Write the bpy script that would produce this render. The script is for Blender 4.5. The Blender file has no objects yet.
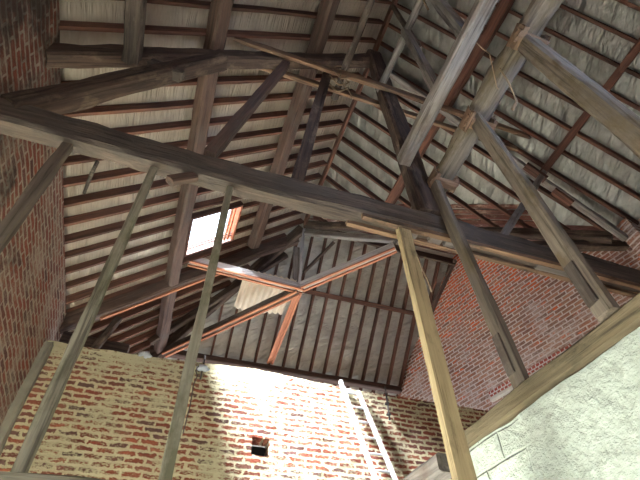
import bpy, bmesh, math, random
from mathutils import Vector, Matrix, noise
random.seed(7)
sc = bpy.context.scene
C = sc.collection
EYE = 1.6                      # camera height; every height below is measured from the eye
def P(x, y, z): return Vector((x, y, z + EYE))

# ------------------------------------------------------------------ materials
def srgb(r, g, b):
    f = lambda c: (c/255/12.92) if c <= 10 else ((c/255+.055)/1.055)**2.4
    return (f(r), f(g), f(b), 1)
class NT:
    def __init__(s, name):
        s.m = bpy.data.materials.new(name); s.m.use_nodes = True
        s.t = s.m.node_tree; s.t.nodes.clear()
        s.out = s.n('ShaderNodeOutputMaterial'); s.b = s.n('ShaderNodeBsdfPrincipled')
        s.l(s.b.outputs[0], s.out.inputs[0])
    def n(s, t, **k):
        o = s.t.nodes.new(t)
        for a, v in k.items(): setattr(o, a, v)
        return o
    def l(s, a, b): s.t.links.new(a, b)
    def coord(s, scale=(1,1,1), rand=True):
        tc = s.n('ShaderNodeTexCoord'); mp = s.n('ShaderNodeMapping')
        mp.inputs['Scale'].default_value = scale
        if rand:
            oi = s.n('ShaderNodeObjectInfo'); ml = s.n('ShaderNodeMath', operation='MULTIPLY'); ml.inputs[1].default_value = 37.
            s.l(oi.outputs['Random'], ml.inputs[0])
            ad = s.n('ShaderNodeVectorMath', operation='ADD')
            s.l(tc.outputs['Object'], ad.inputs[0]); s.l(ml.outputs[0], ad.inputs[1]); s.l(ad.outputs[0], mp.inputs[0])
        else: s.l(tc.outputs['Object'], mp.inputs[0])
        return mp.outputs[0]
    def noise(s, vec, scale, detail=5, rough=.6, dist=0):
        o = s.n('ShaderNodeTexNoise'); o.inputs['Scale'].default_value = scale
        o.inputs['Detail'].default_value = detail; o.inputs['Roughness'].default_value = rough
        o.inputs['Distortion'].default_value = dist; s.l(vec, o.inputs['Vector']); return o.outputs['Fac']
    def ramp(s, fac, *stops):
        o = s.n('ShaderNodeValToRGB'); e = o.color_ramp.elements
        while len(e) < len(stops): e.new(.5)
        for i, (p, c) in enumerate(stops):
            e[i].position = p; e[i].color = c if not isinstance(c, (int, float)) else (c, c, c, 1)
        s.l(fac, o.inputs[0]); return o.outputs[0]
    def mix(s, fac, a, b, mode='MIX'):
        o = s.n('ShaderNodeMix', data_type='RGBA', blend_type=mode)
        for v, i in ((fac, 0), (a, 6), (b, 7)):
            if hasattr(v, 'is_linked') or hasattr(v, 'links'): s.l(v, o.inputs[i])
            else: o.inputs[i].default_value = v
        return o.outputs[2]
    def math(s, op, a, b=None):
        o = s.n('ShaderNodeMath', operation=op)
        for i, v in enumerate((a, b)):
            if v is None: continue
            if isinstance(v, (int, float)): o.inputs[i].default_value = v
            else: s.l(v, o.inputs[i])
        return o.outputs[0]
    def bump(s, h, strength=.5, dist=.02):
        o = s.n('ShaderNodeBump'); o.inputs['Strength'].default_value = strength; o.inputs['Distance'].default_value = dist
        s.l(h, o.inputs['Height']); s.l(o.outputs[0], s.b.inputs['Normal'])
    def col(s, c):
        if isinstance(c, tuple): s.b.inputs['Base Color'].default_value = c
        else: s.l(c, s.b.inputs['Base Color'])

def wood(name, dark, light, dirt=None, dirt_amt=.5, rough=.85, bstr=.5, var=.35):
    t = NT(name)
    g = t.noise(t.coord((1.3, 22, 22)), 1., 6, .65, .3)
    c = t.ramp(g, (.3, dark), (.7, light))
    if dirt:
        d = t.noise(t.coord((1, 2.2, 2.2)), 2.3, 6, .7)
        c = t.mix(t.ramp(d, (.62-dirt_amt*.35, 0.), (.72-dirt_amt*.25, 1.)), c, dirt)
    ck = t.noise(t.coord((.9, 30, 30)), 1., 5, .7, .4)
    c = t.mix(1., c, t.ramp(ck, (.34, (.42,.4,.4,1)), (.46, (1,1,1,1))), 'MULTIPLY')
    oi = t.n('ShaderNodeObjectInfo')
    v = t.math('ADD', t.math('MULTIPLY', oi.outputs['Random'], var), 1-var/2)
    cm = t.n('ShaderNodeCombineColor')
    for i in range(3): t.l(v, cm.inputs[i])
    t.col(t.mix(1., c, cm.outputs[0], 'MULTIPLY'))
    t.b.inputs['Roughness'].default_value = rough; t.b.inputs['Specular IOR Level'].default_value = .25
    f = t.noise(t.coord((3, 40, 40)), 1., 4, .6)
    t.bump(t.math('ADD', g, f), bstr, .012)
    return t.m

def brick(name, bricks, mortar, wash=None, wash_lo=.55, wash_hi=.62, mortar_size=.016, wob=.02, stain=None, stain_lo=.6, stain_hi=.7,
          bumpd=.02, orange=None, wash_top=None, wash_x=None, stain_x=None, row=.08, width=.24, wscale=2.2, wstretch=2.2, wfine=17):
    t = NT(name)
    base = t.coord((1, 1, 1), False)
    sp = t.n('ShaderNodeSeparateXYZ'); t.l(base, sp.inputs[0])
    nx = t.n('ShaderNodeTexNoise'); nx.inputs['Scale'].default_value = 13; nx.inputs['Detail'].default_value = 8; nx.inputs['Roughness'].default_value = .7; t.l(base, nx.inputs[0])
    ns = t.n('ShaderNodeSeparateXYZ'); t.l(nx.outputs['Color'], ns.inputs[0])
    ox = t.math('MULTIPLY', t.math('SUBTRACT', ns.outputs[0], .5), wob*3)
    oz = t.math('MULTIPLY', t.math('SUBTRACT', ns.outputs[1], .5), wob*2)
    cb = t.n('ShaderNodeCombineXYZ')
    t.l(t.math('ADD', sp.outputs[0], ox), cb.inputs[0]); t.l(t.math('ADD', sp.outputs[2], oz), cb.inputs[1])
    br = t.n('ShaderNodeTexBrick'); br.inputs['Scale'].default_value = 1
    br.inputs['Brick Width'].default_value = width; br.inputs['Row Height'].default_value = row
    br.inputs['Mortar Size'].default_value = mortar_size; br.inputs['Mortar Smooth'].default_value = .35
    br.inputs['Color1'].default_value = (0,0,0,1); br.inputs['Color2'].default_value = (1,1,1,1); br.inputs['Mortar'].default_value = (.5,.5,.5,1)
    t.l(cb.outputs[0], br.inputs['Vector'])
    n = len(bricks)
    bc = t.ramp(br.outputs['Color'], *[(i/(max(n-1,1)), b) for i, b in enumerate(bricks)])
    fine = t.noise(base, 38, 5, .7)
    fm = t.n('ShaderNodeCombineColor')
    fv = t.math('ADD', t.math('MULTIPLY', fine, .9), .55)
    for i in range(3): t.l(fv, fm.inputs[i])
    bc = t.mix(1., bc, fm.outputs[0], 'MULTIPLY')
    mid = t.noise(base, 11, 6, .72)
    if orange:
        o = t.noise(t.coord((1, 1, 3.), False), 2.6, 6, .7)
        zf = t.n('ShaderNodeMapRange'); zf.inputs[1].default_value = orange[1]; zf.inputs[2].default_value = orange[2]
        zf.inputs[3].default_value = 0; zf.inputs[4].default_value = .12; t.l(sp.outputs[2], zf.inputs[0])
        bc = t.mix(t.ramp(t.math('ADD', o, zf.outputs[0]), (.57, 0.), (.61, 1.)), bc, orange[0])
    col = t.mix(br.outputs['Fac'], bc, mortar)
    h = t.math('ADD', t.math('MULTIPLY', br.outputs['Fac'], -.6), t.math('MULTIPLY', mid, .9))
    if wash:
        w = t.math('ADD', t.math('MULTIPLY', t.noise(base, wscale, 3, .55), .4), t.math('MULTIPLY', t.noise(t.coord((1,1,wstretch), False), wfine, 8, .8), .6))
        w = t.math('ADD', w, t.math('MULTIPLY', br.outputs['Fac'], .14))
        if wash_top:
            zf = t.n('ShaderNodeMapRange'); zf.inputs[1].default_value = wash_top[0]; zf.inputs[2].default_value = wash_top[1]
            zf.inputs[3].default_value = 0; zf.inputs[4].default_value = wash_top[2]; t.l(sp.outputs[2], zf.inputs[0])
            w = t.math('ADD', w, zf.outputs[0])
        if wash_x:
            zf = t.n('ShaderNodeMapRange'); zf.inputs[1].default_value = wash_x[0]; zf.inputs[2].default_value = wash_x[1]
            zf.inputs[3].default_value = 0; zf.inputs[4].default_value = wash_x[2]; t.l(sp.outputs[0], zf.inputs[0])
            w = t.math('ADD', w, zf.outputs[0])
        wm = t.ramp(w, (wash_lo, 0.), (wash_hi, 1.))
        col = t.mix(wm, col, wash); h = t.math('ADD', h, t.math('MULTIPLY', wm, .4))
    if stain:
        s_ = t.noise(base, 1.6, 6, .65)
        if stain_x:
            zf = t.n('ShaderNodeMapRange'); zf.inputs[1].default_value = stain_x[0]; zf.inputs[2].default_value = stain_x[1]
            zf.inputs[3].default_value = stain_x[2]; zf.inputs[4].default_value = 0; t.l(sp.outputs[0], zf.inputs[0])
            s_ = t.math('ADD', s_, zf.outputs[0])
        col = t.mix(t.ramp(s_, (stain_lo, 0.), (stain_hi, .85)), col, stain)
    t.col(col); t.b.inputs['Roughness'].default_value = .92; t.b.inputs['Specular IOR Level'].default_value = .15
    t.bump(h, .9, bumpd)
    return t.m

def foil(name, c1, c2, metal, rough, sx, sy, bstr=.8, bd=.03, diag=0.):
    t = NT(name)
    tc = t.n('ShaderNodeTexCoord'); mp = t.n('ShaderNodeMapping'); mp.inputs['Rotation'].default_value = (0, 0, diag)
    mp2 = t.n('ShaderNodeMapping'); mp2.inputs['Scale'].default_value = (sx, sy, 1)
    t.l(tc.outputs['Object'], mp.inputs[0]); t.l(mp.outputs[0], mp2.inputs[0])
    a = t.noise(mp2.outputs[0], 1., 3, .5, .6); b = t.noise(t.coord((1,1,1), False), 3., 4, .6)
    c = t.noise(mp2.outputs[0], 2.7, 2, .5, .3)
    t.col(t.ramp(b, (.3, c1), (.7, c2)))
    t.b.inputs['Metallic'].default_value = metal; t.b.inputs['Roughness'].default_value = rough
    t.bump(t.math('ADD', a, t.math('MULTIPLY', c, .35)), bstr, bd)
    return t.m

def plain(name, c, rough=.7, metal=0., nscale=12, amt=.25, bstr=.3):
    t = NT(name); b = t.noise(t.coord(), nscale, 5, .65)
    d = tuple(v*(1-amt) for v in c[:3])+(1,)
    t.col(t.ramp(b, (.3, d), (.7, c))); t.b.inputs['Roughness'].default_value = rough; t.b.inputs['Metallic'].default_value = metal
    t.bump(b, bstr, .01); return t.m

M = {}
M['old'] = wood('old_oak', srgb(46,39,36), srgb(82,71,65), srgb(102,93,86), .35, bstr=.8)
M['dark'] = wood('soot_dark_wood', srgb(46,36,32), srgb(84,66,57), srgb(100,84,72), .3, bstr=.7)
M['tie'] = wood('weathered_tie', srgb(56,48,44), srgb(100,86,77), srgb(72,64,60), .45, bstr=.9)
M['red'] = wood('red_softwood', srgb(58,38,32), srgb(104,68,55), None, bstr=.3, var=.5)
M['purlin'] = wood('purlin_wood', srgb(60,46,41), srgb(96,74,65), srgb(78,66,60), .3)
M['orange'] = wood('orange_lath', srgb(140,86,62), srgb(180,120,92), None, bstr=.25)
M['grey'] = wood('grey_wood', srgb(88,82,80), srgb(134,125,121), srgb(98,86,79), .35, bstr=.6, var=.2)
M['post'] = wood('grey_brown_post', srgb(78,69,62), srgb(120,107,95), srgb(88,75,58), .3, bstr=.5, var=.2)
M['green'] = wood('green_grey_post', srgb(104,98,86), srgb(148,140,121), srgb(98,94,74), .45, bstr=.4, var=.15)
M['yellow'] = wood('yellow_softwood', srgb(158,138,104), srgb(192,170,132), srgb(132,116,88), .2, bstr=.25, var=.1)
M['pale'] = wood('pale_board', srgb(166,156,152), srgb(206,198,196), srgb(140,126,118), .25, bstr=.3, var=.15)
M['brown'] = wood('brown_beam', srgb(78,68,52), srgb(114,101,80), srgb(68,60,46), .3, bstr=.6, var=.1)
M['split'] = wood('split_orange_wood', srgb(92,70,55), srgb(138,108,86), srgb(80,66,56), .3, bstr=1.)
M['board'] = wood('valley_board', srgb(66,38,32), srgb(116,74,64), srgb(158,138,126), .22, bstr=.7)
M['part'] = brick('partition_brick', [srgb(110,58,44), srgb(142,78,56), srgb(128,66,50), srgb(92,66,60), srgb(150,92,68)], srgb(184,172,140),
                  srgb(202,190,156), .508, .555, 0.019, .045, srgb(104,84,66), .66, .8, .035, wash_top=(3.5, 4.0, .05), wash_x=(4.4, 6.0, -.07))
M['left'] = brick('side_brick', [srgb(118,68,56), srgb(142,82,66), srgb(120,74,66), srgb(92,66,62)], srgb(136,112,98),
                  srgb(164,146,132), .49, .585, .015, .018, srgb(58,52,50), .58, .74, .04, stain_x=(3.7, 5.4, .26), wstretch=5)
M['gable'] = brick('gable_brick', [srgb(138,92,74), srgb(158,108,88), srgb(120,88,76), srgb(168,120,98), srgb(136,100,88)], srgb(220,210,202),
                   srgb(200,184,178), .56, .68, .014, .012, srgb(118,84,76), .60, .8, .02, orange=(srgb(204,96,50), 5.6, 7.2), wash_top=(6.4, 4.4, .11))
M['soldier'] = brick('soldier_brick', [srgb(150,72,62), srgb(170,92,80), srgb(126,60,56)], srgb(206,194,190), None, row=.3, width=.085, mortar_size=.012, wob=.006)
M['foilL'] = foil('beige_foil', srgb(158,144,132), srgb(182,168,154), .12, .55, 12, 1., 1.1, .05)
M['foilR'] = foil('silver_foil', srgb(116,112,109), srgb(152,147,143), .4, .45, 6, 1.6, 1.1, .06, .35)
M['foilF'] = foil('crinkled_foil', srgb(152,146,139), srgb(180,174,165), .3, .42, 6, 2.2, 1.1, .07, .6)
M['mortar'] = plain('mortar_fillet', srgb(118,110,97), .95, nscale=7)
M['cream'] = plain('cream_ledge', srgb(206,196,184), .9)
M['iron'] = plain('rusty_iron', srgb(84,74,70), .6, .6)
M['alu'] = plain('ladder_metal', srgb(214,212,212), .4, .15, amt=.1)
M['rag'] = plain('white_rag', srgb(216,218,224), .9, nscale=20)
M['twine'] = plain('twine', srgb(126,104,84), .95)
M['sheet'] = plain('corrugated_sheet', srgb(206,186,160), .6, nscale=5, amt=.15)
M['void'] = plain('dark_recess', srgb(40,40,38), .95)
M['earth'] = plain('floor_concrete', srgb(156,154,134), .9, nscale=3)
def plaster():
    t = NT('white_plaster'); b = t.coord((1,1,1), False)
    big = t.noise(b, 2.2, 5, .6); f = t.noise(b, 16, 6, .65)
    sp = t.n('ShaderNodeSeparateXYZ'); t.l(b, sp.inputs[0])
    cb = t.n('ShaderNodeCombineXYZ'); t.l(sp.outputs[0], cb.inputs[0]); t.l(sp.outputs[2], cb.inputs[1])
    br = t.n('ShaderNodeTexBrick'); br.inputs['Scale'].default_value = 1; br.inputs['Brick Width'].default_value = .34; br.inputs['Row Height'].default_value = .17
    br.inputs['Mortar Size'].default_value = .010; br.inputs['Mortar Smooth'].default_value = .8; t.l(cb.outputs[0], br.inputs['Vector'])
    mk = t.ramp(sp.outputs[0], (.25, 1.), (.55, 0.))
    jt = t.math('MULTIPLY', br.outputs['Fac'], mk)
    c = t.ramp(f, (.25, srgb(166,172,158)), (.6, srgb(196,203,190)))
    st = t.ramp(t.noise(t.coord((1,1,1), False), 4.5, 7, .75), (.62, 0.), (.74, .6))
    c = t.mix(st, c, srgb(158,158,138)); c = t.mix(t.math('MULTIPLY', jt, .45), c, srgb(160,162,146))
    t.col(c); t.b.inputs['Roughness'].default_value = .85
    t.bump(t.math('ADD', t.math('ADD', t.math('MULTIPLY', big, 1.6), t.math('MULTIPLY', f, .6)), t.math('MULTIPLY', jt, -.7)), 1., .06)
    return t.m
M['plaster'] = plaster()
def glass():
    t = NT('roof_glass'); tr = t.n('ShaderNodeBsdfTransparent'); mx = t.n('ShaderNodeMixShader'); mx.inputs[0].default_value = .08
    tr.inputs[0].default_value = (.95,.97,1,1); t.b.inputs['Roughness'].default_value = .1; t.b.inputs['Base Color'].default_value = srgb(220,225,228)
    t.l(tr.outputs[0], mx.inputs[1]); t.l(t.b.outputs[0], mx.inputs[2]); t.l(mx.outputs[0], t.out.inputs[0]); return t.m
M['glass'] = glass()

# ------------------------------------------------------------------ helpers
def tag(o, label=None, cat=None, group=None, kind=None):
    if label: o['label'] = label
    if cat: o['category'] = cat
    if group: o['group'] = group
    if kind: o['kind'] = kind
    return o
def link(name, me, m, parent=None, mat=None):
    o = bpy.data.objects.new(name, me); C.objects.link(o)
    if m is not None:
        for x in (m if isinstance(m, list) else [m]): me.materials.append(x)
    if mat is not None: o.matrix_world = mat
    if parent is not None:
        o.parent = parent; o.matrix_parent_inverse = Matrix()
        o.matrix_basis = parent.matrix_basis.inverted() @ (mat if mat is not None else Matrix())
    return o
def mesh(name, verts, faces, smooth=False):
    me = bpy.data.meshes.new(name); me.from_pydata([tuple(v) for v in verts], [], faces); me.validate(); me.update()
    if smooth:
        for p in me.polygons: p.use_smooth = True
    return me
def frame(p0, p1, up):
    x = (p1-p0).normalized(); y = up.cross(x).normalized(); z = x.cross(y)
    m = Matrix((x, y, z)).transposed().to_4x4(); m.translation = p0; return m, (p1-p0).length
SEED = [0]
def bar_mesh(L, w, h, rough=.008, sag=0., profile='square', w1=None, h1=None, seg=.13, ch=.14):
    SEED[0] += 1; s = SEED[0]*3.17
    n = max(2, int(L/seg)); w1 = w1 or w; h1 = h1 or h
    if profile == 'round': ring = [(.5*math.cos(a*math.pi/6), .5*math.sin(a*math.pi/6)) for a in range(12)]
    else:
        c = .5-ch; e = .5
        ring = [(e,-c),(e,0),(e,c),(c,e),(0,e),(-c,e),(-e,c),(-e,0),(-e,-c),(-c,-e),(0,-e),(c,-e)]
        if profile == 'sawn': ring = [(e,-.47),(e,0),(e,.47),(.47,e),(0,e),(-.47,e),(-e,.47),(-e,0),(-e,-.47),(-.47,-e),(0,-e),(.47,-e)]
    V, F = [], []; k = len(ring)
    for i in range(n+1):
        f = i/n; x = L*f; ww = w+(w1-w)*f; hh = h+(h1-h)*f
        cy = noise.noise(Vector((x*.9, s, 0)))*rough*1.6; cz = noise.noise(Vector((x*.9, s, 9)))*rough*1.6-sag*math.sin(math.pi*f)
        for j, (a, b) in enumerate(ring):
            d = noise.noise(Vector((x*3.5, s+a*3, b*3)))*rough
            V.append((x+(noise.noise(Vector((a*6, b*6, s)))*rough*2 if i in (0, n) else 0), cy+a*ww+a*2*d, cz+b*hh+b*2*d))
    for i in range(n):
        for j in range(k):
            F.append((i*k+j, i*k+(j+1)%k, (i+1)*k+(j+1)%k, (i+1)*k+j))
    F.append(tuple(range(k))[::-1]); F.append(tuple(n*k+j for j in range(k)))
    return mesh('bar', V, F, profile == 'round')
def beam(name, p0, p1, w, h, m, label=None, cat='beam', group=None, parent=None, up=(0,0,1), **k):
    """a timber from p0 to p1 (centre line), w wide and h deep along 'up'"""
    up = Vector(up); p0, p1 = Vector(p0), Vector(p1)
    if abs((p1-p0).normalized().dot(up.normalized())) > .98: up = Vector((0,1,0))
    fm, L = frame(p0, p1, up)
    o = link(name, bar_mesh(L, w, h, **k), M[m], parent, fm)
    if parent is None: tag(o, label, cat, group)
    return o
def box(name, c, s, m, parent=None, rot=None, bev=.004):
    bm = bmesh.new(); bmesh.ops.create_cube(bm, size=1, matrix=Matrix.Diagonal((*s, 1)))
    if bev: bmesh.ops.bevel(bm, geom=bm.edges[:], offset=min(bev, min(s)*.3), segments=2, affect='EDGES')
    me = bpy.data.meshes.new(name); bm.to_mesh(me); bm.free()
    mt = Matrix.Translation(c) @ (rot.to_4x4() if rot else Matrix())
    return link(name, me, M[m], parent, mt)
def tube(name, pts, r, m, parent=None, rjit=0.):
    V, F = [], []; k = 6; pts = [Vector(p) for p in pts]; o0 = pts[0].copy()
    for i, p in enumerate(pts):
        t = (pts[min(i+1, len(pts)-1)]-pts[max(i-1, 0)]).normalized()
        a = t.cross(Vector((.31,.87,.2))).normalized(); b = t.cross(a); rr = r*(1+random.uniform(-rjit, rjit))
        for j in range(k):
            q = j*2*math.pi/k; V.append(p-o0+(a*math.cos(q)+b*math.sin(q))*rr)
    for i in range(len(pts)-1):
        for j in range(k): F.append((i*k+j, i*k+(j+1)%k, (i+1)*k+(j+1)%k, (i+1)*k+j))
    F.append(tuple(range(k))[::-1]); F.append(tuple((len(pts)-1)*k+j for j in range(k)))
    return link(name, mesh(name, V, F, True), M[m], parent, Matrix.Translation(o0))
def struct(o, label, cat): return tag(o, label, cat, kind='structure')
def empty(name, p, label, cat, group=None):
    o = bpy.data.objects.new(name, None); C.objects.link(o); o.location = p; o.empty_display_size = .1
    o.matrix_basis = Matrix.Translation(p)
    return tag(o, label, cat, group)
ORD = 'zeroth first second third fourth fifth sixth seventh eighth ninth tenth eleventh twelfth thirteenth fourteenth fifteenth sixteenth seventeenth eighteenth nineteenth twentieth'.split()
ORD += ['twenty-'+w for w in ORD[1:10]] + ['thirtieth']

# ------------------------------------------------------------------ roof geometry (eye heights)
XR, ZR, YW, K = 1.96, 7.98, 6.0, .9        # ridge x, ridge height, wing ridge y, slope
zl = lambda x: ZR-K*(XR-x)
zr = lambda x: ZR-K*(x-XR)
zf = lambda y: ZR-K*(y-YW)
zn = lambda y: ZR-K*(YW-y)
EX, EYR = -1.95, 5.9                       # left and right eaves
Y0 = -2.2                                  # near gable
TH = math.atan(K); CT, ST = math.cos(TH), math.sin(TH)

def slope_sheet(name, rows, cols_of, height, nrm, origin, ax, m, hole=None, off=.105, thick=.06, amp=.014):
    """rows of Y, each row a list of X; a lining sheet with a sealed outer skin"""
    ax = Vector(ax).normalized(); nrm = Vector(nrm).normalized(); ay = nrm.cross(ax)
    mt = Matrix((ax, ay, nrm)).transposed().to_4x4(); mt.translation = origin; inv = mt.inverted()
    V, F = [], []; R = [cols_of(y) for y in rows]; n = len(R[0]); N = len(rows)*n
    for L in (0, 1):
        for y, xs in zip(rows, R):
            for x in xs:
                p = P(x, y, height(x, y)+(off+L*thick)/CT)
                q = inv @ p
                if L == 0: q.z += noise.noise(Vector((q.x*2.6, q.y*2.6, 3.3)))*amp + noise.noise(Vector((q.x*7, q.y*7, 1.3)))*amp*.5
                V.append(q)
    for L in (0, 1):
        for i in range(len(rows)-1):
            for j in range(n-1):
                xm = (R[i][j]+R[i][j+1])/2; ym = (rows[i]+rows[i+1])/2
                if hole and hole[0] < xm < hole[1] and hole[2] < ym < hole[3]: continue
                a = L*N+i*n+j; f = (a, a+1, a+n+1, a+n); F.append(f)
    return link(name, mesh(name, V, F, True), m, None, mt)
def lin(a, b, n): return [a+(b-a)*i/n for i in range(n+1)]
HX0, HX1, HY0, HY1 = -.36, .40, 4.96, 5.82
def colsL(y):
    if y <= YW+1e-6: return lin(EX, HX0, 20)+lin(HX0, HX1, 8)[1:]+lin(HX1, XR, 18)[1:]
    e = max(XR-(y-YW), EX+.01); return [EX+(x-EX)*(e-EX)/(XR-EX) for x in colsL(YW)]
rows = lin(Y0, HY0, 70)+lin(HY0, HY1, 9)[1:]+lin(HY1, YW, 2)[1:]+lin(YW, 9.8, 36)[1:]
nl = (-ST, 0, CT)
struct(slope_sheet('ceiling_left', rows, colsL, lambda x, y: zl(x), nl, P(EX, 0, zl(EX)), (CT, 0, ST), M['foilL'], (HX0, HX1, HY0, HY1)), 'beige pleated foil lining of the left roof slope', 'roof lining')
def colsR(y):
    e = min(EYR, XR+(YW-y)) if y < YW else XR+.01
    return lin(XR, max(e, XR+.01), 40)
struct(slope_sheet('ceiling_right', lin(Y0, YW, 90), colsR, lambda x, y: zr(x), (ST, 0, CT), P(XR, 0, ZR), (CT, 0, -ST), M['foilR'], amp=.02), 'silver crinkled foil lining of the right roof slope', 'roof lining')
def colsF(y): return lin(max(XR-(y-YW), EX), 7.6, 70)
struct(slope_sheet('ceiling_far', lin(YW, 9.9, 36), colsF, lambda x, y: zf(y), (0, ST, CT), P(XR, YW, ZR), (0, CT, -ST), M['foilF'], amp=.02), 'crinkled grey foil lining of the far roof slope above the brick partition', 'roof lining')
def colsN(y): return lin(min(XR+(YW-y), 7.5), 7.6, 40)
struct(slope_sheet('ceiling_wing', lin(1.9, YW, 30), colsN, lambda x, y: zn(y), (0, -ST, CT), P(XR, YW, ZR), (0, -CT, -ST), M['board']), 'dark boarded underside of the side wing roof behind the valley', 'roof lining')

# ------------------------------------------------------------------ rafters
def rafter(p0, p1, nrm, label, group, m='red'):
    nrm = Vector(nrm); off = nrm*.035
    beam('rafter', P(*p0)+off, P(*p1)+off, .042, .13, m, label, 'rafter', group, up=nrm, rough=.004, profile='sawn', seg=.4)
YT = 2.1
def count_label(k, side, slope):
    if side == 'far': return f'reddish {slope} slope rafter, {ORD[k]} beyond the tie beam'
    return f'reddish {slope} slope rafter, {ORD[k]} on the near side of the tie beam'
SP = .31
for slope in ('left', 'right'):
    for side, sg in (('far', 1), ('near', -1)):
        for k in range(1, 30):
            y = YT + sg*(k-.5)*SP
            if y < -.75 or y > 8.6: break
            if slope == 'left':
                top = XR if y < YW else XR-(y-YW)
                lab = count_label(k, side, 'left')
                if HY0 < y < HY1:
                    o = empty('rafter', P(-1.9, y, zl(-1.9)), lab + ', cut short around the skylight', 'rafter', 'rafters of the left roof slope')
                    nv = Vector(nl)*.05
                    for a, b in ((-1.9, HX0-.04), (HX1+.05, top-.02)):
                        beam('rafter_length', P(a, y, zl(a))+nv, P(b, y, zl(b))+nv, .042, .1, 'red', parent=o, up=nl, rough=.004, profile='sawn', seg=.4)
                else:
                    rafter((-1.9, y, zl(-1.9)), (top-.03, y, zl(top-.03)), nl, lab, 'rafters of the left roof slope')
            else:
                if y > YW-.1: break
                bot = min(5.55, XR+(YW-y)+.02)
                rafter((XR+.03, y, zr(XR+.03)), (bot, y, zr(bot)), (ST, 0, CT), count_label(k, side, 'right'), 'rafters of the right roof slope')
k = 0
x = -.95
while x < 5.9:
    k += 1
    yt = YW if x >= XR else YW+(XR-x)
    yb = min(9.6, 8.9)
    if yb-yt > .2:
        rafter((x, yt+.03, zf(yt+.03)), (x, yb, zf(yb)), (0, ST, CT), f'slender red rafter on the far roof slope, {ORD[k]} from the left', 'rafters of the far roof slope')
    x += .317
beam('ridge_board', P(XR, Y0, ZR-.1), P(XR, YW, ZR-.1), .05, .2, 'red', 'red ridge board running from the tie beam truss to the far hip', 'ridge board', rough=.005, profile='sawn')
beam('ridge_board', P(XR, YW+.03, ZR-.1), P(5.75, YW+.03, ZR-.1), .05, .2, 'dark', 'dark ridge board of the side wing above the red brick gable', 'ridge board', rough=.005, profile='sawn')
beam('hip_rafter', P(1.93, 6.03, 7.78), P(-1.35, 9.31, 4.83), .1, .3, 'dark', 'soot dark hip rafter running down to the far left corner', 'rafter')
beam('valley_rafter', P(2.0, 5.96, 7.84), P(5.4, 2.56, 4.78), .12, .16, 'dark', 'dark valley rafter where the right slope meets the side wing', 'rafter')
# valley boards, laid beside the valley in the right slope
for i in range(4):
    d = .1+.115*i
    a = Vector((2.3-d*.0, YW-.34-d, 0)); t0, t1 = .1+d, 3.0
    p0 = P(XR+t0-d, YW-t0, zr(XR+t0-d))+Vector((ST,0,CT))*.07; p1 = P(XR+t1-d, YW-t1, zr(XR+t1-d))+Vector((ST,0,CT))*.07
    beam('valley_board', p0, p1, .072, .02, 'board', f'dark red valley board under the silver foil, {ORD[i+1]} out from the valley rafter', 'board', 'boards along the roof valley', up=(ST,0,CT), rough=.008)

# ------------------------------------------------------------------ purlins
nL, nR, nF = Vector(nl), Vector((ST,0,CT)), Vector((0,ST,CT))
def onL(x, y, d): return P(x, y, zl(x)) - nL*d
def onR(x, y, d): return P(x, y, zr(x)) - nR*d
beam('purlin', onL(-.52, Y0+.3, .1), onL(-.48, 8.3, .1), .19, .2, 'purlin', 'heavy dark purlin on the left slope passing beside the skylight', 'purlin', up=nl, rough=.012)
beam('purlin', onL(.78, Y0+.3, .1), onL(.84, 6.05, .1), .2, .2, 'purlin', 'heavy brown purlin high on the left slope, ending right of the skylight', 'purlin', up=nl, rough=.012)
beam('purlin', onR(3.27, Y0+.3, .1), onR(3.12, 4.75, .1), .15, .2, 'red', 'reddish purlin high on the right slope beside the king post', 'purlin', up=nR, rough=.008)
beam('purlin', onR(4.5, Y0+.3, .045), onR(4.5, 2.35, .045), .1, .08, 'red', 'thin red purlin low on the right slope ending at the right principal rafter', 'purlin', up=nR, rough=.004, profile='sawn')
beam('purlin', P(2.1, 7.07, 6.95), P(5.25, 7.07, 6.95), .1, .1, 'red', 'slim red purlin crossing the far slope above the partition', 'purlin', up=nF, rough=.006, profile='sawn')
beam('wall_plate', P(-.6, 8.41, 5.73), P(5.05, 8.41, 5.73), .16, .14, 'purlin', 'long brown plate at the foot of the far slope, just over the partition', 'wall plate', rough=.008)

# ------------------------------------------------------------------ the near truss
t = empty('tie_beam', P(-1.9, 2.145, 3.05), 'massive weathered tie beam crossing the whole loft in front of the roof', 'beam')
beam('timber', P(-2.0, 2.145, 3.215), P(5.5, 2.145, 3.215), .15, .29, 'tie', parent=t, rough=.018, seg=.1)
for yy, zz, a in ((2.092, 3.06, 1.2), (2.2, 3.06, 1.1)):
    beam('strip', P(a, yy, zz), P(5.4, yy, zz), .042, .05, 'split', parent=t, rough=.006, profile='sawn')
for a, b in ((1.66, 1.74), (1.86, 1.98), (2.02, 2.24), (3.0, 3.5)):
    beam('packing_block', P(a, 2.146, 3.062), P(b, 2.146, 3.062), .062, .05, 'grey', parent=t, rough=.004, profile='sawn')
beam('principal_rafter', P(-1.8, 2.13, 4.34), P(1.86, 2.13, 7.48), .16, .22, 'dark', 'dark left principal rafter of the tie beam truss rising to the king post head', 'rafter', rough=.02, sag=.03)
beam('principal_rafter', P(2.05, 2.2, 7.62), P(5.4, 2.42, 4.60), .09, .12, 'grey', 'grey brown right principal rafter of the tie beam truss at the right edge', 'rafter', rough=.01)
beam('rafter_cleat', P(4.12, 2.28, 5.62), P(4.38, 2.3, 5.4), .1, .1, 'red', 'pale red wooden cleat on the upper side of the right principal rafter', 'block', rough=.004, profile='sawn')
beam('rafter_cleat', P(4.42, 2.33, 5.18), P(4.64, 2.35, 4.98), .1, .1, 'red', 'pale red wooden cleat on the lower side of the right principal rafter', 'block', rough=.004, profile='sawn')
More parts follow.
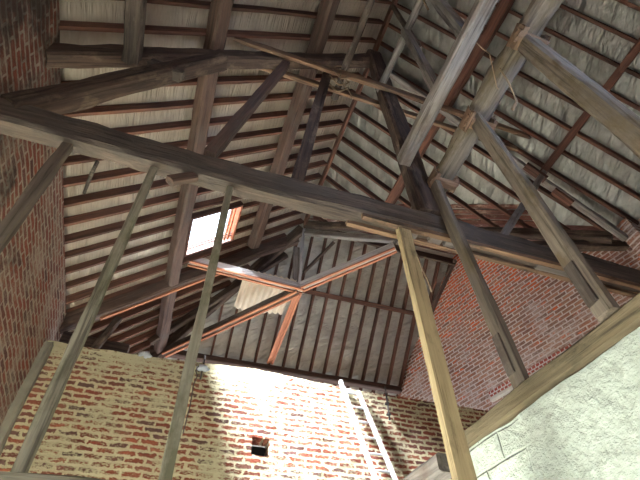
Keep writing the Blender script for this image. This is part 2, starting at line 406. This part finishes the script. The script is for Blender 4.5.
beam('king_post', P(1.92, 2.11, 3.36), P(1.93, 2.11, 7.75), .24, .15, 'dark', 'wide dark king post rising from the tie beam to the ridge', 'post', up=(0,1,0), rough=.01)
beam('truss_strut', P(-1.62, 2.13, 3.30), P(-.32, 2.13, 5.55), .17, .2, 'dark', 'stout dark strut rising from the left end of the tie beam', 'strut', up=(0,1,0), rough=.016)
beam('collar_plank', P(-.24, 2.0, 6.06), P(4.15, 2.0, 6.02), .05, .15, 'split', 'nearer of two rough collar planks clasping the king post', 'plank', rough=.012)
beam('collar_plank', P(.1, 2.235, 6.05), P(4.1, 2.235, 6.02), .05, .14, 'split', 'further and lower-looking of two collar planks clasping the king post', 'plank', rough=.008)
beam('truss_strut', P(-.14, 2.1, 3.36), P(.46, 2.1, 6.0), .1, .1, 'purlin', 'slim brown strut leaning from tie beam to collar, left of the ridge', 'strut', up=(0,1,0), rough=.006, profile='sawn')
beam('truss_strut', P(.63, 2.12, 3.36), P(1.07, 2.12, 6.4), .12, .05, 'dark', 'dark plank strut from tie beam to collar, nearest left of the king post', 'strut', up=(0,1,0), rough=.006, profile='sawn')
beam('truss_strut', P(2.76, 2.2, 3.38), P(4.5, 2.3, 5.68), .08, .07, 'grey', 'short greyish strut from tie beam to right principal rafter', 'strut', up=(0,1,0), rough=.005, profile='sawn')
beam('timber_stub', P(-.2, 2.12, 3.05), P(-.36, 2.1, 2.88), .08, .06, 'purlin', 'short timber stub hanging under the tie beam near the skylight', 'block', up=(0,1,0), rough=.006)
beam('timber_stub', P(-.95, 2.12, 4.8), P(-.62, 2.12, 4.72), .12, .1, 'old', 'broken stub end where the left strut meets the principal rafter', 'block', rough=.02)
# members running towards the viewer
beam('lengthwise_beam', P(-1.12, Y0+.2, 4.56), P(-1.08, 2.02, 4.56), .15, .2, 'old', 'ragged brown beam coming forward at the upper left beside the brick wall', 'beam', rough=.02)
beam('lengthwise_beam', P(1.745, Y0+.2, 4.1), P(1.745, 2.02, 4.1), .14, .13, 'grey', 'grey square beam ending in a sawn face before the king post', 'beam', rough=.01)
beam('roof_pole', P(1.87, Y0+.2, 6.21), P(1.83, 2.12, 6.2), .1, .1, 'grey', 'round grey pole under the ridge resting on the collar planks', 'pole', profile='round', rough=.01)
t = empty('roof_pole', P(1.25, 2, 6.2), 'ragged brown pole left of the ridge, tied down to the collar planks with twine', 'pole')
beam('shaft', P(1.23, Y0+.2, 6.2), P(1.255, 2.42, 6.2), .09, .09, 'old', parent=t, profile='round', rough=.02)
for j in range(3):
    pts = [P(1.2+.14*math.cos(a), 2.0+.09*j+.02*math.sin(3*a), 6.1+.17*math.sin(a)) for a in [i*math.pi/8 for i in range(17)]]
    tube('twine_lashing', pts, .011, 'twine', t, .3)
for j in range(5):
    q = P(1.18+.05*j, 1.97+.05*j, 5.98); tube('twine_end', [q, q+Vector((.03*random.uniform(-1,1),.02,-.09)), q+Vector((.06*random.uniform(-1,1),.03,-.17))], .007, 'twine', t)
beam('hanger_post', P(1.76, .73, 4.15), P(1.83, .73, 6.2), .12, .09, 'grey', 'grey hanger between pole and square beam, nearer the top edge', 'post', up=(0,1,0), rough=.006, profile='sawn')
beam('hanger_post', P(1.76, 1.26, 4.15), P(1.81, 1.27, 6.2), .1, .07, 'grey', 'slim grey hanger between pole and square beam, nearer the king post', 'post', up=(0,1,0), rough=.006, profile='sawn')
beam('hanger_post', P(2.0, 1.35, 6.0), P(1.93, 1.32, 7.75), .06, .05, 'dark', 'thin dark lath hanging from the ridge beside the round pole', 'post', up=(0,1,0), rough=.006, profile='sawn')
t = empty('round_log', P(2.13, 2.1, 3.95), 'thick round log on the three white-wall posts, running towards the king post', 'log')
beam('trunk', P(2.13, Y0+.2, 3.98), P(2.13, 2.5, 3.92), .22, .22, 'post', parent=t, profile='round', rough=.03, seg=.09)
# yokes that clasp the log over two posts
def yoke(y, label):
    t = empty('log_yoke', P(2.1, y, 3.83), label, 'bracket')
    beam('cheek', P(2.01, y-.1, 3.84), P(2.01, y+.08, 3.82), .045, .14, 'split', parent=t, rough=.02, seg=.05)
    beam('cheek', P(2.25, y-.08, 3.87), P(2.25, y+.07, 3.85), .04, .1, 'split', parent=t, rough=.02, seg=.05)
    beam('cap', P(1.97, y-.01, 3.78), P(2.26, y+.0, 3.8), .1, .045, 'split', parent=t, rough=.02, seg=.05)
    return t
yoke(.55, 'splintered orange wooden yoke clasping the log at the uppermost post')
yoke(1.31, 'splintered wooden yoke clasping the log above the right-hand leaning post')
yoke(1.98, 'brown wooden block packing the log end against the tie beam truss')
# ------------------------------------------------------------------ posts
beam('support_post', P(-1.1, 2.15, .8), P(-1.12, 2.15, 3.06), .075, .065, 'post', 'dark grey post against the left brick wall under the tie beam', 'post', up=(0,1,0), rough=.006, profile='sawn')
beam('support_post', P(-.495, 2.15, .76), P(-.505, 2.15, 3.06), .056, .05, 'green', 'greenish grey post under the tie beam, nearest the left wall corner', 'post', up=(0,1,0), rough=.006, profile='sawn')
beam('support_post', P(.062, 2.15, .76), P(.08, 2.15, 3.06), .054, .045, 'green', 'narrow greenish post crossing in front of the skylight', 'post', up=(0,1,0), rough=.005, profile='sawn')
beam('support_post', P(1.51, 2.11, -1.6), P(1.595, 2.12, 3.06), .115, .06, 'yellow', 'yellow sawn softwood post in front of the white wall corner', 'post', up=(0,1,0), rough=.004, profile='sawn')
def log_post(y, x0, x1, ztop, w, d, m, label, patch=False):
    o = empty('support_post', P(x0, y, 1.53), label, 'post')
    beam('shaft', P(x0, y, 1.52), P(x1, y+.02, ztop), w, d, m, parent=o, up=(0,1,0), rough=.007)
    if patch:
        beam('halving_patch', P(x0-w*.5-.006, y+.01, 1.6), P(x0-w*.5-.008, y+.012, 1.9), .03, d*.6, 'old', parent=o, up=(0,1,0), rough=.002, profile='sawn')
    return o
log_post(1.97, 2.06, 2.02, 3.86, .07, .11, 'post', 'weathered grey post on the white wall beam, crossing before the tie beam', True)
log_post(1.26, 2.10, 2.08, 3.90, .075, .12, 'post', 'tall brown post standing on the white wall beam at the right', True)
log_post(.54, 2.14, 2.1, 3.92, .16, .13, 'post', 'brown post with a pale blue lit edge at the upper right')
beam('floor_beam', P(-1.75, 2.15, .745), P(2.0, 2.15, .745), .12, .11, 'green', 'greenish floor beam under the left posts at the bottom edge', 'beam', rough=.008)  # shares the green-grey wood of the posts

# ------------------------------------------------------------------ walls
def wall_box(name, p0, p1, z0, z1, thick, m, label, cut=None, grid=None, amp=0., top=None):
    """front face from p0 to p1 (seen from its right-hand side), thickness behind it; local x along, z up"""
    p0 = Vector((*p0, EYE)); p1 = Vector((*p1, EYE)); x = (p1-p0).normalized(); z = Vector((0,0,1)); y = z.cross(x)
    mt = Matrix((x, y, z)).transposed().to_4x4(); mt.translation = p0; L = (p1-p0).length
    nx, nz = grid or (max(1, int(L/.12)), max(1, int((z1-z0)/.12)))
    V, F = [], []
    topz = top or (lambda s: z1)
    for side in (0, 1):
        for i in range(nz+1):
            for j in range(nx+1):
                s = L*j/nx; zz = z0+(topz(s)-z0)*i/nz
                d = amp*(noise.noise(Vector((s*3, zz*3, 1)))+.6*noise.noise(Vector((s*8, zz*8, 4)))) if side == 0 else 0
                V.append((s, d+side*thick, zz))
    n = nx+1; N = n*(nz+1)
    def hole(i, j): return cut and any(a < L*(j+.5)/nx < b and c < z0+(z1-z0)*(i+.5)/nz < d for a, b, c, d in cut)
    for i in range(nz):
        for j in range(nx):
            a = i*n+j
            if not hole(i, j):
                F.append((a, a+1, a+n+1, a+n)); F.append((N+a, N+a+n, N+a+n+1, N+a+1))
            else:
                for (di, dj, u, v) in ((-1,0,a,a+1), (1,0,a+n,a+n+1), (0,-1,a,a+n), (0,1,a+1,a+n+1)):
                    if 0 <= i+di < nz and 0 <= j+dj < nx and not hole(i+di, j+dj): F.append((u, v, N+v, N+u))
    for j in range(nx):
        F.append((j, N+j, N+j+1, j+1)); b = nz*n+j; F.append((b, b+1, N+b+1, N+b))
    for i in range(nz):
        a = i*n; F.append((a, a+n, N+a+n, N+a)); b = i*n+nx; F.append((b, N+b, N+b+n, b+n))
    o = link(name, mesh(name, V, F), M[m], None, mt)
    return struct(o, label, 'wall')
FL = -1.6
wall_box('wall_left', (-1.75, Y0), (-1.75, 9.9), FL, 4.62, .24, 'left', 'rough old brick side wall on the left', amp=.012, cut=[(3.9, 6.5, -1.7, .6)])  # opening cut for the added low fill lamp
top = lambda s: 3.97+.02*noise.noise(Vector((s*4, 0, 0)))+(.08*math.exp(-((s-2.9)/.9)**2))
wall_box('wall_far', (-1.78, 6.0), (5.75, 6.0), FL, 3.98, .23, 'part', 'partition of red brick smeared with cream mortar at the bottom of the view', amp=.012, top=top,
         cut=[(2.98, 3.22, 2.74, 2.92)], grid=(94, 70))
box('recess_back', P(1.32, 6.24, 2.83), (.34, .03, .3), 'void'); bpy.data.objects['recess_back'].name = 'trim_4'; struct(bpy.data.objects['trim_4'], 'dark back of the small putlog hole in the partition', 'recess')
# red gable wall, splayed in plan
gx = lambda y: 7.61-.303*y
g0, g1 = Vector((gx(8.5), 8.5)), Vector((gx(2.4), 2.4)); GL = (g1-g0).length
def gtop(s):
    y = 8.5+(2.4-8.5)*s/GL
    return ZR-K*abs(y-YW)+.17
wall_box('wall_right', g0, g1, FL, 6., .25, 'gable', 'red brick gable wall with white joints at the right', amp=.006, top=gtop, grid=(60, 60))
wall_box('wall_wing', (7.0, 2.45), (5.4, 2.45), FL, 4.86, .2, 'gable', 'brick end wall under the wing eaves')
wall_box('wall_side', (5.6, 2.45), (5.6, Y0), FL, 4.86, .2, 'gable', 'brick side wall under the right eaves')
def gtopb(s):
    x = 5.7-s*(5.7+1.95)/7.65
    return ZR-K*abs(x-XR)+.02
wall_box('wall_back', (5.7, Y0), (-1.95, Y0), FL, 6., .25, 'left', 'brick gable behind the viewer with an added fill-light doorway and a small window', top=gtopb, grid=(51, 60),
         cut=[(2.0, 3.0, 1.0, 2.0), (4.9, 6.9, -1.7, .4)])
# white rendered wall and its beam
w0, w1 = Vector((1.966, 2.6)), Vector((2.425, Y0)); WL = (w1-w0).length
wall_box('wall_inner', w0, w1, FL, 1.372, .22, 'plaster', 'whitewashed rendered wall at the lower right', amp=.02, grid=(140, 90))
wd = (w1-w0).normalized(); wn = Vector((-wd.y, wd.x))
bc = lambda s: P(*(w0+wd*s+wn*.085), 1.443)
beam('wall_head_beam', bc(-.04), bc(WL-.05), .2, .13, 'brown', 'brown timber beam lying along the top of the whitewashed wall', 'beam', rough=.012)
beam('floor_beam', P(1.84, 2.64, 1.3), P(1.5, 5.95, 1.3), .14, .13, 'grey', 'grey weathered beam running from the yellow post towards the partition', 'beam', rough=.012)
o = link('floor', mesh('floor', [(-2,Y0,0),(7.8,Y0,0),(7.8,10,0),(-2,10,0),(-2,Y0,-.1),(7.8,Y0,-.1),(7.8,10,-.1),(-2,10,-.1)], [(0,1,2,3),(4,7,6,5),(0,4,5,1),(1,5,6,2),(2,6,7,3),(3,7,4,0)]), M['earth'])
struct(o, 'pale concrete floor below the view', 'floor')
# fillet of mortar in the left corner, ledge of bricks on the gable, sill plate on the gable
o = beam('trim_1', P(-1.71, 5.95, FL), P(-1.70, 5.95, 3.9), .13, .11, 'mortar', rough=.02); struct(o, 'grey mortar fillet in the corner between side wall and partition', 'trim')
def G(y, z, d=0.): return P(gx(y)-d*.957, y-d*.29, z)
o = beam('trim_2', G(6.3, 4.40, .03), G(4.6, 4.40, .03), .10, .07, 'cream', rough=.006); struct(o, 'cream mortar ledge at the foot of the red gable', 'trim')
o = beam('trim_3', G(6.3, 4.50, .015), G(4.6, 4.50, .015), .05, .11, 'soldier', rough=.004, profile='sawn'); struct(o, 'row of upright bricks over the cream ledge', 'trim')
beam('verge_plate', G(5.98, 7.9, .06), G(7.5, 6.62, .06), .1, .06, 'purlin', 'sloping timber strip along the top of the red brick gable', 'plate', rough=.008)
beam('eaves_beam', P(3.95, 3.2, 5.0), P(6.6, 3.2, 4.97), .15, .2, 'old', 'grey timber lying behind the right half of the tie beam', 'beam', rough=.02)
beam('eaves_beam', P(4.3, 3.0, 4.66), P(5.9, 2.75, 4.98), .14, .14, 'dark', 'rough brown timber wedged at the eaves by the right edge', 'beam', rough=.02)

# ------------------------------------------------------------------ second truss over the partition
t = empty('principal_rafter', P(-1.6, 6.3, 4.5), 'deep dark principal rafter rising from the left wall above the partition', 'rafter')
beam('timber', P(-1.85, 6.32, 4.42), P(1.85, 6.32, 7.72), .16, .24, 'purlin', parent=t, rough=.014)
beam('lath', P(-1.3, 6.36, 4.74), P(.6, 6.36, 6.44), .05, .04, 'orange', parent=t, rough=.004, profile='sawn')
beam('wall_plate', P(-1.7, 6.42, 4.3), P(-.75, 6.42, 4.26), .16, .22, 'dark', 'dark timber block in the far left corner above the partition', 'wall plate', rough=.015)
beam('raking_timber', P(-1.28, 6.12, 3.6), P(-1.02, 6.22, 4.7), .1, .1, 'dark', 'dark timber foot let into the partition top at the left', 'strut', up=(0,1,0), rough=.01)
def laced(name, p0, p1, label, board='pale', w=.14, h=.15, up=(0,0,1)):
    """a board with two orange laths nailed along its underside"""
    p0, p1 = Vector(p0), Vector(p1); t = empty(name, p0, label, 'beam')
    d = (p1-p0).normalized(); side = Vector((0,0,1)).cross(d).normalized(); upv = d.cross(side)
    beam('board', p0, p1, w*.8, h, board, parent=t, rough=.004, profile='sawn')
    for s in (-1, 1):
        q = side*s*(w*.5-.02)-upv*(h*.5+.014)
        beam('lath', p0+q, p1+q, .04, .034, 'orange', parent=t, rough=.003, profile='sawn')
    return t
N = P(1.88, 6.08, 6.03)
laced('collar_beam', P(-.22, 6.03, 6.10), N+Vector((.06,0,0)), 'pale collar board with orange laths under the skylight')
laced('dragon_tie', N+Vector((.03,-.03,.02)), P(3.26, 4.7, 6.18), 'pale tie with orange laths running right from the meeting point to the valley')
laced('dragon_tie', N+Vector((-.03,.03,-.04)), P(-.30, 8.24, 5.62), 'shadowed tie with orange laths running down left from the meeting point', 'old')
laced('centre_tie', N+Vector((0,.08,-.02)), P(1.9, 8.34, 5.86), 'steep pair of orange laths running from the meeting point to the far plate', 'orange', .14, .04)
beam('valley_strut', P(1.99, 5.97, 7.6), P(3.3, 4.66, 6.32), .1, .14, 'grey', 'pale knotty timber under the valley right of the ridge end', 'beam', rough=.008)
t = empty('hip_post', N, 'slender post hanging from the ridge end to the meeting of the ties', 'post')
beam('lath', P(1.95, 5.98, 7.7), N+Vector((-.02,-.03,.05)), .05, .06, 'pale', parent=t, up=(0,1,0), rough=.005, profile='sawn')
beam('board', P(1.84, 6.2, 7.3), N+Vector((-.05,.08,.05)), .13, .04, 'grey', parent=t, up=(0,1,0), rough=.005, profile='sawn')
beam('hip_brace', P(2.43, 5.53, 6.94), P(1.95, 6.04, 6.42), .05, .05, 'dark', 'thin dark brace from hanging post to the knotty valley timber', 'brace', rough=.004, profile='sawn')
beam('jack_rafter', P(1.7, 6.5, 7.35), P(-.6, 7.9, 5.55), .1, .16, 'dark', 'dark timber running below the hip rafter behind the collar board', 'rafter', rough=.012)
# corrugated sheet lying on the frame
V, F = [], []; nx, ny = 72, 6
for i in range(ny+1):
    for j in range(nx+1):
        x = 1.0*j/nx; V.append((x, 1.08*i/ny+(.05*math.sin(x*5)*i/ny), 0.02*math.sin(x*2*math.pi/.11)-.02*i/ny))
for i in range(ny):
    for j in range(nx): a = i*(nx+1)+j; F.append((a, a+1, a+nx+2, a+nx+1))
o = link('corrugated_sheet', mesh('corrugated_sheet', V, F, True), M['sheet'], None, Matrix.Translation(P(.82, 6.07, 6.205)))
md = o.modifiers.new('thickness', 'SOLIDIFY'); md.thickness = .005
tag(o, 'buff corrugated sheet lying on the collar frame beside the meeting point', 'sheet')

# ------------------------------------------------------------------ skylight
t = empty('window_1', P((HX0+HX1)/2, (HY0+HY1)/2, zl(0)), 'bright skylight in the left roof slope between two purlins', 'skylight'); t['kind'] = 'structure'
ax = Vector((CT,0,ST)); ay = Vector((0,1,0)); az = ax.cross(ay); rot = Matrix((ax, ay, az)).transposed()
cx, cy = (HX0+HX1)/2, (HY0+HY1)/2; SL = (HX1-HX0)/CT
cen = P(cx, cy, zl(cx)+.125)
for s in (-1, 1):
    box('window_frame', cen+ay*s*((HY1-HY0)/2-.0), (SL+.08, .04, .2), 'red', t, rot)
    box('window_frame', cen+ax*s*(SL/2+.0), (.04, HY1-HY0, .2), 'orange' if s > 0 else 'red', t, rot)
for yy in (.27, .33): box('glazing_bar', cen+ay*yy-nL*.03, (SL, .025, .04), 'red', t, rot)
for xx in (.30, .37): box('lining_lath', cen+ax*(xx+.04)-nL*.05, (.03, HY1-HY0-.06, .04), 'orange', t, rot)
box('glass_pane', cen+nL*.07, (SL, HY1-HY0, .006), 'glass', t, rot, 0)

# ------------------------------------------------------------------ ladder against the partition
t = empty('ladder', P(3.3, 5.4, 0), 'white metal ladder leaning on the partition in the sunlight', 'ladder')
a0, a1 = P(2.51, 5.93, 4.04), P(2.877, 5.83, 2.53); b0, b1 = P(2.80, 5.93, 3.90), P(3.17, 5.83, 2.56)
ext = lambda a, b: a+(b-a)*((a.z-.02)/(a.z-b.z))
def rail(p, q): beam('rail', p, q, .045, .065, 'alu', parent=t, up=(0,1,0), rough=.0015, profile='sawn', seg=.5)
A1, B1 = ext(a0, a1), ext(b0, b1); rail(a0, A1); rail(b0, B1)
n = 17
for i in range(n):
    z = b0.z-.06-i*.235
    if z < .2: break
    fa = (a0.z-z)/(a0.z-A1.z); fb = (b0.z-z)/(b0.z-B1.z)
    beam('rung', a0+(A1-a0)*fa, b0+(B1-b0)*fb, .03, .03, 'alu', parent=t, profile='round', rough=.001)

# ------------------------------------------------------------------ small things
def cloth(name, c, m, label, s=.12):
    bm = bmesh.new(); bmesh.ops.create_icosphere(bm, subdivisions=3, radius=1)
    for v in bm.verts:
        d = 1+.55*noise.noise(v.co*2.3+Vector((s*90,0,0)))+.25*noise.noise(v.co*6)
        v.co = Vector((v.co.x*s*d, v.co.y*s*.45*d, v.co.z*s*.6*d-abs(v.co.x)*s*.35))
    me = bpy.data.meshes.new(name); bm.to_mesh(me); bm.free()
    for p in me.polygons: p.use_smooth = True
    return tag(link(name, me, M[m], None, Matrix.Translation(c)), label, 'rag')
cloth('crumpled_rag', P(-.47, 6.02, 4.0), 'rag', 'crumpled white rag on the partition top below the skylight purlin', .1)
t = empty('wall_bracket', P(.36, 5.97, 3.95), 'rusty bracket bound with pale rag on the partition top', 'bracket')
beam('spike', P(.36, 5.97, 3.72), P(.37, 5.97, 4.12), .025, .025, 'iron', parent=t, profile='round', rough=.003)
cl = cloth('binding', P(.37, 5.95, 3.9), 'rag', 'x', .085); [cl.pop(k) if False else None for k in ()]
del cl['label']; del cl['category']; cl.parent = t; cl.matrix_basis = t.matrix_basis.inverted() @ Matrix.Translation(P(.37, 5.95, 3.9))
tube('wire', [P(.30,5.93,3.9), P(.27,5.93,3.82), P(.31,5.93,3.74), P(.28,5.94,3.6), P(.29,5.95,3.3), P(.27,5.95,2.9)], .008, 'iron', t)
t = empty('iron_rod', P(3.3, 5.95, 3.5), 'thin iron rod standing on the partition right of the ladder', 'rod')
beam('rod', P(3.29, 5.94, 3.5), P(3.30, 5.94, 4.08), .028, .028, 'iron', parent=t, profile='round', rough=.002)
for z in (3.6, 3.78): box('clip', P(3.295, 5.955, z), (.06, .06, .03), 'iron', t)
tag(tube('frayed_rope', [P(1.69,2.2,3.04), P(1.70,2.2,2.95), P(1.745,2.21,2.86), P(1.735,2.2,2.72), P(1.765,2.2,2.55), P(1.77,2.2,2.44)], .009, 'twine', rjit=.4), 'frayed cord hanging under the tie beam by the yellow post', 'cord')
tag(tube('loose_wire', [P(1.80,.72,4.02), P(1.86,.74,3.98), P(1.95,.76,4.0), P(2.0,.84,3.9), P(2.08,.95,3.82), P(2.17,1.0,3.84)], .005, 'twine', rjit=.5), 'tangled wire between the grey square beam and the round log', 'wire')
tag(tube('loose_wire', [P(2.0,.8,3.8), P(2.1,.86,3.72), P(2.2,.93,3.74), P(2.3,1.0,3.78), P(2.26,1.05,3.7)], .010, 'twine', rjit=.6), 'ragged straw tuft hanging under the log near the uppermost post', 'straw')
tag(tube('hanging_rag', [P(1.76,.75,6.13), P(1.8,.82,6.05), P(1.83,.86,5.98), P(1.87,.9,5.85)], .022, 'twine', rjit=.7), 'frayed dark rag hanging from the round pole at the top edge', 'rag')
tag(tube('hanging_lath', [P(-1.43,3.46,4.80), P(-1.47,3.6,4.72), P(-1.52,3.85,4.62)], .022, 'old', rjit=.4), 'splintered lath dangling under the left slope below the tie beam', 'lath')

# ------------------------------------------------------------------ light
w = bpy.data.worlds.new('sky'); sc.world = w; w.use_nodes = True
bg = w.node_tree.nodes['Background']; bg.inputs[0].default_value = (.86,.93,1,1); bg.inputs[1].default_value = 5.0
def area(name, loc, to, sx, sy, e, col, spread=180):
    l = bpy.data.lights.new(name, 'AREA'); l.shape = 'RECTANGLE'; l.size = sx; l.size_y = sy; l.energy = e; l.color = col
    o = bpy.data.objects.new(name, l); C.objects.link(o); o.location = loc; l.spread = math.radians(spread)
    o.rotation_euler = (Vector(to)-Vector(loc)).to_track_quat('-Z', 'Z').to_euler(); return o
area('left_low_fill', P(-1.68, 3.0, -.5), P(2.1, 2.4, .1), 2.6, 2.1, 66, (.95,1,.9), 76)  # unseen doorway, added low on the left to light the white wall and posts
area('back_low_fill', P(-.2, Y0+.1, -.6), P(.2, 4, .9), 2.0, 2.0, 15, (.96,1,.9), 70)  # weak front fill added for the posts; its doorway is unseen
area('back_window_daylight', P(3.2, Y0+.1, 1.5), P(2.1, .5, 3.3), .9, .9, 14, (.45,.66,1), 42)
s = bpy.data.lights.new('sun', 'SUN'); s.energy = 660; s.angle = math.radians(30); s.color = (.9,.96,1)
so = bpy.data.objects.new('sun', s); C.objects.link(so); so.rotation_euler = Vector((1.95,.6,-3.0)).to_track_quat('-Z', 'Y').to_euler()

GROUPS = {'support_post': 'upright posts under the roof timbers', 'purlin': 'purlins under the roof slopes', 'truss_strut': 'struts of the tie beam truss',
          'collar_plank': 'paired collar planks of the tie beam truss', 'hanger_post': 'hangers beside the king post', 'log_yoke': 'yokes along the round log'}
for o in C.objects:
    g = GROUPS.get(o.name.split('.')[0])
    if g and o.parent is None: o['group'] = g
# ------------------------------------------------------------------ camera
cam = bpy.data.cameras.new('camera'); co = bpy.data.objects.new('camera', cam); C.objects.link(co)
right = Vector((.94575204,-.32318862,-.03319929)); down = Vector((.22498899,.72523215,-.65070599)); fwd = Vector((.23437796,.60793704,.75860367))
m = Matrix((right, -down, -fwd)).transposed().to_4x4(); m.translation = (0,0,EYE); co.matrix_world = m
cam.sensor_width = 36; cam.lens = 457/640*36; cam.clip_start = .02; sc.camera = co
v = sc.view_settings; v.view_transform = 'Standard'; v.look = 'None'; v.exposure = .12; v.gamma = 1; v.use_curve_mapping = False
